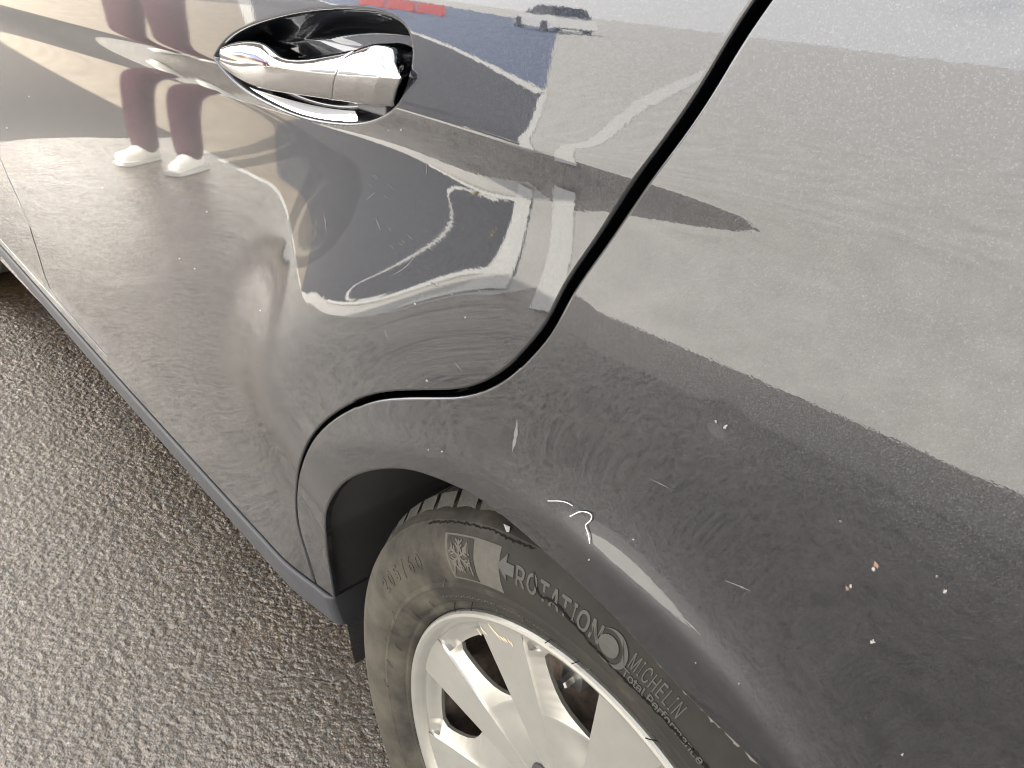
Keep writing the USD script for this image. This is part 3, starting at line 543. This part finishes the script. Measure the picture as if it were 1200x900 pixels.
# the rest of the body: only seen as darkness behind gaps, as shade on the ground and from other places
low = hull([(x, y, z) for x, y0, y1, zl, zh in ((-3.42, .40, 1.36, .25, .60), (-3.30, .12, 1.64, .2, .80), (-2.9, .05, 1.71, .2, .90), (-2.2, .047, 1.713, .2, 1.03), (.60, .047, 1.713, .2, 1.05), (.80, .10, 1.66, .25, 1.0), (.92, .25, 1.5, .4, .8)) for y in (y0, y1) for z in (zl, zh)])
for xw in (0.0, -2.67):
    for y0, y1 in ((-.2, .278), (1.48, 2.0)):
        c = manifold3d.Manifold.cylinder(y1 - y0, .407, .407, 64).rotate([-90, 0, 0]).translate([xw, y0, WZ]); low = low - c
obj('body_shell', low, 'grey_lacquer', car, smooth=30)
obj('cabin_interior', hull([(x, y, z) for x, y, z in ((-2.12, .13, 1.04), (-2.12, 1.63, 1.04), (.70, .13, 1.04), (.70, 1.63, 1.04), (-1.25, .27, 1.49), (-1.25, 1.49, 1.49), (.42, .27, 1.49), (.42, 1.49, 1.49))]), 'black_plastic', car, smooth=False)
obj('roof', hull([(x, y, z) for x, y, z in ((-1.30, .24, 1.485), (-1.30, 1.52, 1.485), (.52, .25, 1.48), (.52, 1.51, 1.48), (-1.1, .34, 1.53), (-1.1, 1.42, 1.53), (.3, .36, 1.54), (.3, 1.40, 1.54))]), 'grey_lacquer', car, smooth=30)
def slab(p, t): 
    p = np.array(p, float); n = np.cross(p[1] - p[0], p[2] - p[0]); n /= np.linalg.norm(n); return hull(np.vstack([p, p + n * t]))
for y, s, b, t_ in ((.05, 1, .112, .232), (1.71, -1, 1.648, 1.528)):
    for xa, xb, xc, xd in ((-1.95, -1.02, -1.02, -1.30), (-.97, .10, .12, -.97), (.17, .56, .40, .18)):
        obj('side_window', slab([(xa, b, 1.10), (xb, b, 1.10), (xc, t_, 1.475), (xd, t_, 1.475)], .004 * s), 'glass_dark', car, smooth=False)
obj('belt_moulding', bx(-2.0, .62, -.004, .115, ZT + .002, ZT + .016), 'black_plastic', car, smooth=False)
obj('windscreen', slab([(-2.13, .17, 1.05), (-2.13, 1.59, 1.05), (-1.27, 1.46, 1.487), (-1.27, .30, 1.487)], -.005), 'glass_dark', car, smooth=False)
obj('rear_window', slab([(.715, .20, 1.06), (.715, 1.56, 1.06), (.46, 1.45, 1.475), (.46, .31, 1.475)], .005), 'glass_dark', car, smooth=False)
for y in (.10, 1.40): obj('tail_lamp', hull([(.82, y, .80), (.82, y + .26, .80), (.80, y, .95), (.80, y + .26, .95), (.90, y + .13, .82), (.86, y + .13, .93)]), 'lamp_red', car, smooth=20)
for y in (.16, 1.24): obj('headlight', hull([(-3.33, y, .62), (-3.33, y + .36, .62), (-3.25, y, .76), (-3.25, y + .36, .76), (-3.42, y + .18, .63), (-3.37, y + .18, .74)]), 'lamp_clear', car, smooth=20)
# ------------------------------------------------------------------ ground
def sheet(name, pts, z, mt, label=None, tri=None):
    p = Polygon(pts) if not isinstance(pts, Polygon) else pts
    v, f = trimesh.creation.triangulate_polygon(p, engine='earcut'); m = trimesh.Trimesh(np.c_[v, np.full(len(v), z)], f, process=False)
    if m.face_normals[:, 2].mean() < 0: m.invert()
    o = obj(name, m, mt, smooth=False); tag(o, label, kind='structure'); return o
# near asphalt: real coarse stones in relief
def relief(x, y):
    p = np.stack([x, y, 0 * x], -1)
    return (.0018 * (meshkit.noise(p * 100, 1) - .5) + .0022 * (meshkit.noise(p * 170, 5) - .5) + .0022 * (meshkit.noise(p * 290, 2) - .5) + .006 * (meshkit.fbm(p * 6, 3, 3) - .5))
gx = np.concatenate([np.linspace(-4.4, -2.2, 500)[:-1], np.linspace(-2.2, -1.2, 400)[:-1], np.linspace(-1.2, -.24, 520)[:-1], np.linspace(-.24, 2.4, 120)])
gy = np.concatenate([np.linspace(-1.46, -.52, 90)[:-1], np.linspace(-.52, .22, 370)[:-1], np.linspace(.22, 2.6, 60)])
X, Y = np.meshgrid(gx, gy, indexing='ij'); Z = relief(X, Y); v = np.stack([X, Y, Z], -1).reshape(-1, 3)
o = obj('asphalt', (v, grid_faces(len(gx), len(gy))), 'wet_asphalt', smooth=True); tag(o, 'wet coarse asphalt beside the car sill', kind='structure')
sheet('asphalt', sbox(-15, -1.5, -4.39, 2.6), -.001, 'old_asphalt', 'asphalt running on ahead of the car')
sheet('asphalt', [(-1.66, -1.455), (2.39, -1.455), (2.39, -1.72), (-1.62, -1.70)], -.0025, 'wet_asphalt', 'edge of the asphalt behind the parked car')
far = sheet('paved_ground', sbox(-400, -400, 400, 400).difference(sbox(-4.39, -1.455, 2.39, 2.59)), -.006, 'pale_paving', 'pale dry paving beyond the car')
# asphalt road branching off, its edges lined in white
e1 = np.array([-.693, -.721]); e2 = np.array([-.90, -.44])
c0 = np.array([-1.70, -1.50]); c1 = np.array([-5.15, -5.30]); l0 = np.array([-3.15, -1.47])
road = [c0 + (-.05, -.12), c1, c1 + e2 * 30, l0 + e2 * 34, l0, (-2.9, -1.62)]
sheet('road', road, -.002, 'road_asphalt', 'dark asphalt road leading away from the car')
def stripe(a, b, w, name, mt, z, label):
    a, b = np.array(a), np.array(b); t = (b - a) / np.linalg.norm(b - a); n = np.array([-t[1], t[0]]) * w / 2
    return sheet(name, [a + n, b + n, b - n, a - n], z, mt, label)
sheet('side_paving', [(-3.2, -1.5), (-60, -1.5), (-60, -28.0), (-3.2, -1.52)], -.004, 'brown_paving', 'brown paving on the left of the road')
stripe((-1.76, -1.60), (-2.5, -1.605), .03, 'edge_line', 'line_paint', .0035, 'thin white line along the near road edge')
stripe(c0, c1, .075, 'edge_line', 'line_paint', .002, 'white line along the road edge')
stripe(c1 + e2 * .06, c1 + e2 * 26, .16, 'edge_line', 'line_paint', .002, 'white line along the far road edge')
stripe((-1.48, -1.50), (-2.60, -2.95), .09, 'edge_line', 'line_paint', -.001, 'second white line on the pale paving')
stripe((-2.60, -2.95), (-3.90, -5.10), .13, 'edge_line', 'line_paint', -.001, 'second white line on the pale paving')
stripe((-3.90, -5.10), (-8.2, -12.6), .2, 'edge_line', 'line_paint', -.001, 'second white line on the pale paving')
sheet('blue_paving', [c1 + (-.25, -.25), c1 + e1 * 46, c1 + e1 * 46 + e2 * 60, c1 + e2 * 60 + (-.2, -.2)], -.002, 'blue_surface', 'blue surfaced area beyond the road')
stripe((-2.20, -1.66), (-2.10, -1.62), .012, 'yellow_dash', 'yellow_paint', .002, 'short yellow dash on the road')
stripe((-2.14, -1.80), (-2.03, -1.745), .012, 'yellow_dash', 'yellow_paint', .002, 'short yellow dash on the road')
loop = spline([(-1.98, -1.63), (-2.18, -1.64), (-2.38, -1.72), (-2.47, -1.83), (-2.38, -1.87), (-2.22, -1.84), (-2.05, -1.79), (-1.93, -1.765)], 60)
sheet('painted_loop', LineString(loop).buffer(.009, cap_style=2), .002, 'line_paint', 'thin white painted loop on the road')
# a garage building ahead of the car darkens the low sky that the wet ground mirrors
gb = xf('garage_building', None, (-15.5, 7.0, 0)); tag(gb, 'tall dark brick building with garage doors ahead of the car', 'building')
obj('wall', bx(-3.0, 0, -9.0, 12.0, 0, 8.4), 'dark_brick', gb, smooth=False); obj('roof', hull([(-3.3, -9.3, 8.405), (.3, -9.3, 8.405), (-3.3, 12.3, 8.405), (.3, 12.3, 8.405), (-1.5, -9.3, 10.2), (-1.5, 12.3, 10.2)]), 'dark_metal', gb, smooth=False)
for i in range(5):
    dr_ = obj('garage_door', bx(.002, .05, -8.0 + i * 4.0, -5.2 + i * 4.0, .02, 2.4), 'jacket_blue', gb, smooth=False)
    for k in range(5): obj('panel', bx(.05, .065, -7.95 + i * 4.0, -5.25 + i * 4.0, .06 + k * .47, .49 + k * .47), 'jacket_blue', dr_, smooth=False)
    obj('window', bx(.002, .03, -7.4 + i * 4.0, -5.8 + i * 4.0, 3.3, 4.4), 'glass_dark', gb, smooth=False)
    obj('window', bx(.002, .03, -7.4 + i * 4.0, -5.8 + i * 4.0, 5.9, 7.2), 'glass_dark', gb, smooth=False)

# ------------------------------------------------------------------ what the lacquer mirrors: a person, a white car, a red barrier
def skeleton(bones, L=.018, it=8):
    b = None
    for (p, rp, q, rq) in bones:
        s = trimesh.creation.icosphere(2).vertices; h = manifold3d.Manifold.hull_points(np.vstack([np.array(p) + rp * s, np.array(q) + rq * s]).astype(np.float32).tolist()); b = h if b is None else b + h
    m = tm(b.refine_to_length(L)); trimesh.smoothing.filter_taubin(m, iterations=it); return m
def person(px, py, rz, label):
    w = xf('person', None, (px, py, 0.0), rz); tag(w, label, 'person')
    J = dict(hip=(0, 0, .93), sp=(0, -.01, 1.15), ch=(0, 0, 1.34), nk=(0, .0, 1.47), hd=(0, .03, 1.60))
    # stands facing +y (towards the car), feet apart, one arm up holding a phone
    arms = []
    for s, el, wr in ((-1, (-.26, .05, 1.12), (-.24, .16, .90)), (1, (.27, .10, 1.16), (.16, .34, 1.28))):
        arms.append(((s * .19, -.01, 1.38), el, wr))
    hand = []
    for s, (sh_, el, wr) in zip((-1, 1), arms):
        d = np.array(wr) - np.array(el); d /= np.linalg.norm(d); side = np.cross(d, [0, 0, 1.0]) if abs(d[2]) < .95 else np.array([1.0, 0, 0]); side /= np.linalg.norm(side); up = np.cross(side, d)
        c = np.array(wr) + d * .05; hand.append((wr, .026, np.array(wr) + d * .085, .030))
        for k, (o, l) in enumerate(((-.028, .060), (-.010, .072), (.009, .068), (.026, .052))):
            r0 = c + d * .04 + side * o; k1 = r0 + d * l * .55 - up * .008; k2 = k1 + d * l * .35 - up * .026; hand += [(r0, .010, k1, .009), (k1, .009, k2, .008)]
        t0 = c - side * .028; t1 = t0 - side * .022 + d * .025 - up * .01; hand += [(t0, .012, t1, .010), (t1, .010, t1 + d * .03 - up * .01, .008)]
    body = [(J['nk'], .056, (0, .02, 1.56), .056), ((0, .012, 1.63), .085, (0, .028, 1.57), .070), ((0, .10, 1.60), .013, (0, .118, 1.585), .014), ((0, .08, 1.535), .035, (0, .085, 1.53), .034), ((-.078, .015, 1.60), .018, (-.084, .01, 1.58), .014), ((.078, .015, 1.60), .018, (.084, .01, 1.58), .014), (J['ch'], .09, J['nk'], .058)]
    for (sh_, el, wr) in arms: body += [(sh_, .04, el, .034), (el, .034, wr, .025)]
    body += [((0, 0, .95), .1, J['ch'], .1)]
    for s in (-1, 1): body += [((s * .09, 0, .92), .08, (s * .11, .0, .50), .05), ((s * .11, 0, .50), .05, (s * .125, -.01, .09), .038), ((s * .125, -.01, .06), .035, (s * .14, .12, .04), .03)]
    obj('body', skeleton(body + hand, .014, 6), 'skin', w, smooth=True)
    jk = [((-.11, 0, .93), .115, (.11, 0, .93), .115), ((-.10, 0, 1.10), .125, (.10, 0, 1.10), .125), ((-.10, 0, .93), .115, (-.11, 0, 1.33), .115), ((.10, 0, .93), .115, (.11, 0, 1.33), .115), ((-.11, 0, 1.33), .11, (.11, 0, 1.33), .11), ((-.15, -.01, 1.385), .065, (.15, -.01, 1.385), .065), ((0, 0, 1.36), .10, (0, 0, 1.44), .075)]
    for (sh_, el, wr) in arms:
        e = np.array(el); q = e + (np.array(wr) - e) * .92; jk += [(sh_, .066, el, .052), (el, .052, q, .040)]
    obj('jacket', skeleton(jk), 'jacket_blue', w, smooth=True)
    tr = [((-.09, 0, .93), .118, (.09, 0, .93), .118)]
    for s in (-1, 1): tr += [((s * .095, 0, .90), .108, (s * .115, .012, .52), .080), ((s * .115, .012, .52), .080, (s * .125, -.01, .11), .070)]
    obj('trousers', skeleton(tr), 'maroon_cloth', w, smooth=True)
    for s in (-1, 1):
        obj('shoe', skeleton([((s * .125, -.055, .05), .042, (s * .135, .06, .048), .044), ((s * .135, .06, .042), .043, (s * .150, .165, .034), .036), ((s * .125, -.04, .07), .042, (s * .128, .0, .09), .042)], .012, 5), 'shoe_white', w, smooth=True)
        obj('shoe_sole', hull([(s * .14 + a * .046, b, z) for a, b in ((-1, -.08), (1, -.08), (-.8, .205), (1.0, .205), (0, .225), (-1, .06), (1.1, .09), (0, -.10)) for z in (.003, .022)]), 'shoe_sole', w, smooth=30)
    hr = skeleton([((0, -.012, 1.655), .088, (0, -.03, 1.60), .084), ((0, .03, 1.69), .062, (0, -.02, 1.68), .08)], .012, 5); obj('hair', hr, 'hair_brown', w, smooth=True)
    for s in (-1, 1): obj('eye', trimesh.creation.icosphere(2, .011).apply_translation([s * .031, .098, 1.615]), 'shoe_white', w, smooth=True)
    obj('mouth', skeleton([((-.022, .108, 1.548), .006, (.022, .108, 1.548), .006)], .006, 2), 'red_plastic', w, smooth=True)
    return w
person(-3.72, -1.16, -35, 'standing person in maroon trousers and white trainers mirrored in the door')
p = xf('held_phone', None, (-3.42, -.92, 1.30), -35); tag(p, 'black phone held up by the person in maroon trousers', 'phone'); obj('case', hull([(a * .036, b * .004, c * .074) for a in (-1, 1) for b in (-1, 1) for c in (-1, 1)], .002), 'black_plastic', p); obj('screen', bx(-.034, .034, -.0072, -.0062, -.070, .070), 'glass_dark', p, smooth=False)
wc = xf('white_car', None, (-21.5, -22.0, 0), 20); tag(wc, 'small white car far off beyond the blue paving', 'car')
obj('body_shell', hull([(x, y, z) for x, w_, zl, zh in ((-1.9, .6, .3, .55), (-1.7, .8, .2, .72), (-.8, .85, .2, .85), (1.5, .85, .2, .9), (1.85, .75, .3, .8)) for y in (-w_, w_) for z in (zl, zh)]), 'white_lacquer', wc, smooth=30)
obj('cabin', hull([(x, y, z) for x, w_, z in ((-.9, .78, .84), (1.5, .78, .88), (-.2, .6, 1.38), (1.1, .6, 1.40)) for y in (-w_, w_)]), 'glass_dark', wc, smooth=30); obj('roof', hull([(x, y, z) for x in (-.25, 1.1) for y in (-.61, .61) for z in (1.385, 1.43)], .01), 'white_lacquer', wc)
for x in (-1.15, 1.15):
    for y in (-.80, .80): obj('wheel', revolve([(.0, -.09), (.19, -.09), (.2, -.10), (.30, -.08), (.31, 0), (.30, .08), (.2, .10), (.0, .09)], 32).apply_translation([x, y, .31]), 'tread_rubber', wc)
for i in range(3):
    b = np.array([-27.0, -18.0]) + i * np.array([1.05, -.55]) * 1.0; q = xf('barrier', None, (b[0], b[1], 0), -27.6); tag(q, f'red plastic barrier, {("leftmost", "middle", "rightmost")[i]} of three in a row', 'barrier', 'row of red barriers')
    obj('panel', hull([(a * .52, bb * t, z) for a in (-1, 1) for bb in (-1, 1) for z, t in ((.08, .05), (.62, .03))], .02), 'red_plastic', q); 
    for s in (-.42, .42): obj('foot', hull([(s + a * .06, bb * .22, z) for a in (-1, 1) for bb in (-1, 1) for z in (.012, .09)], .01), 'red_plastic', q)
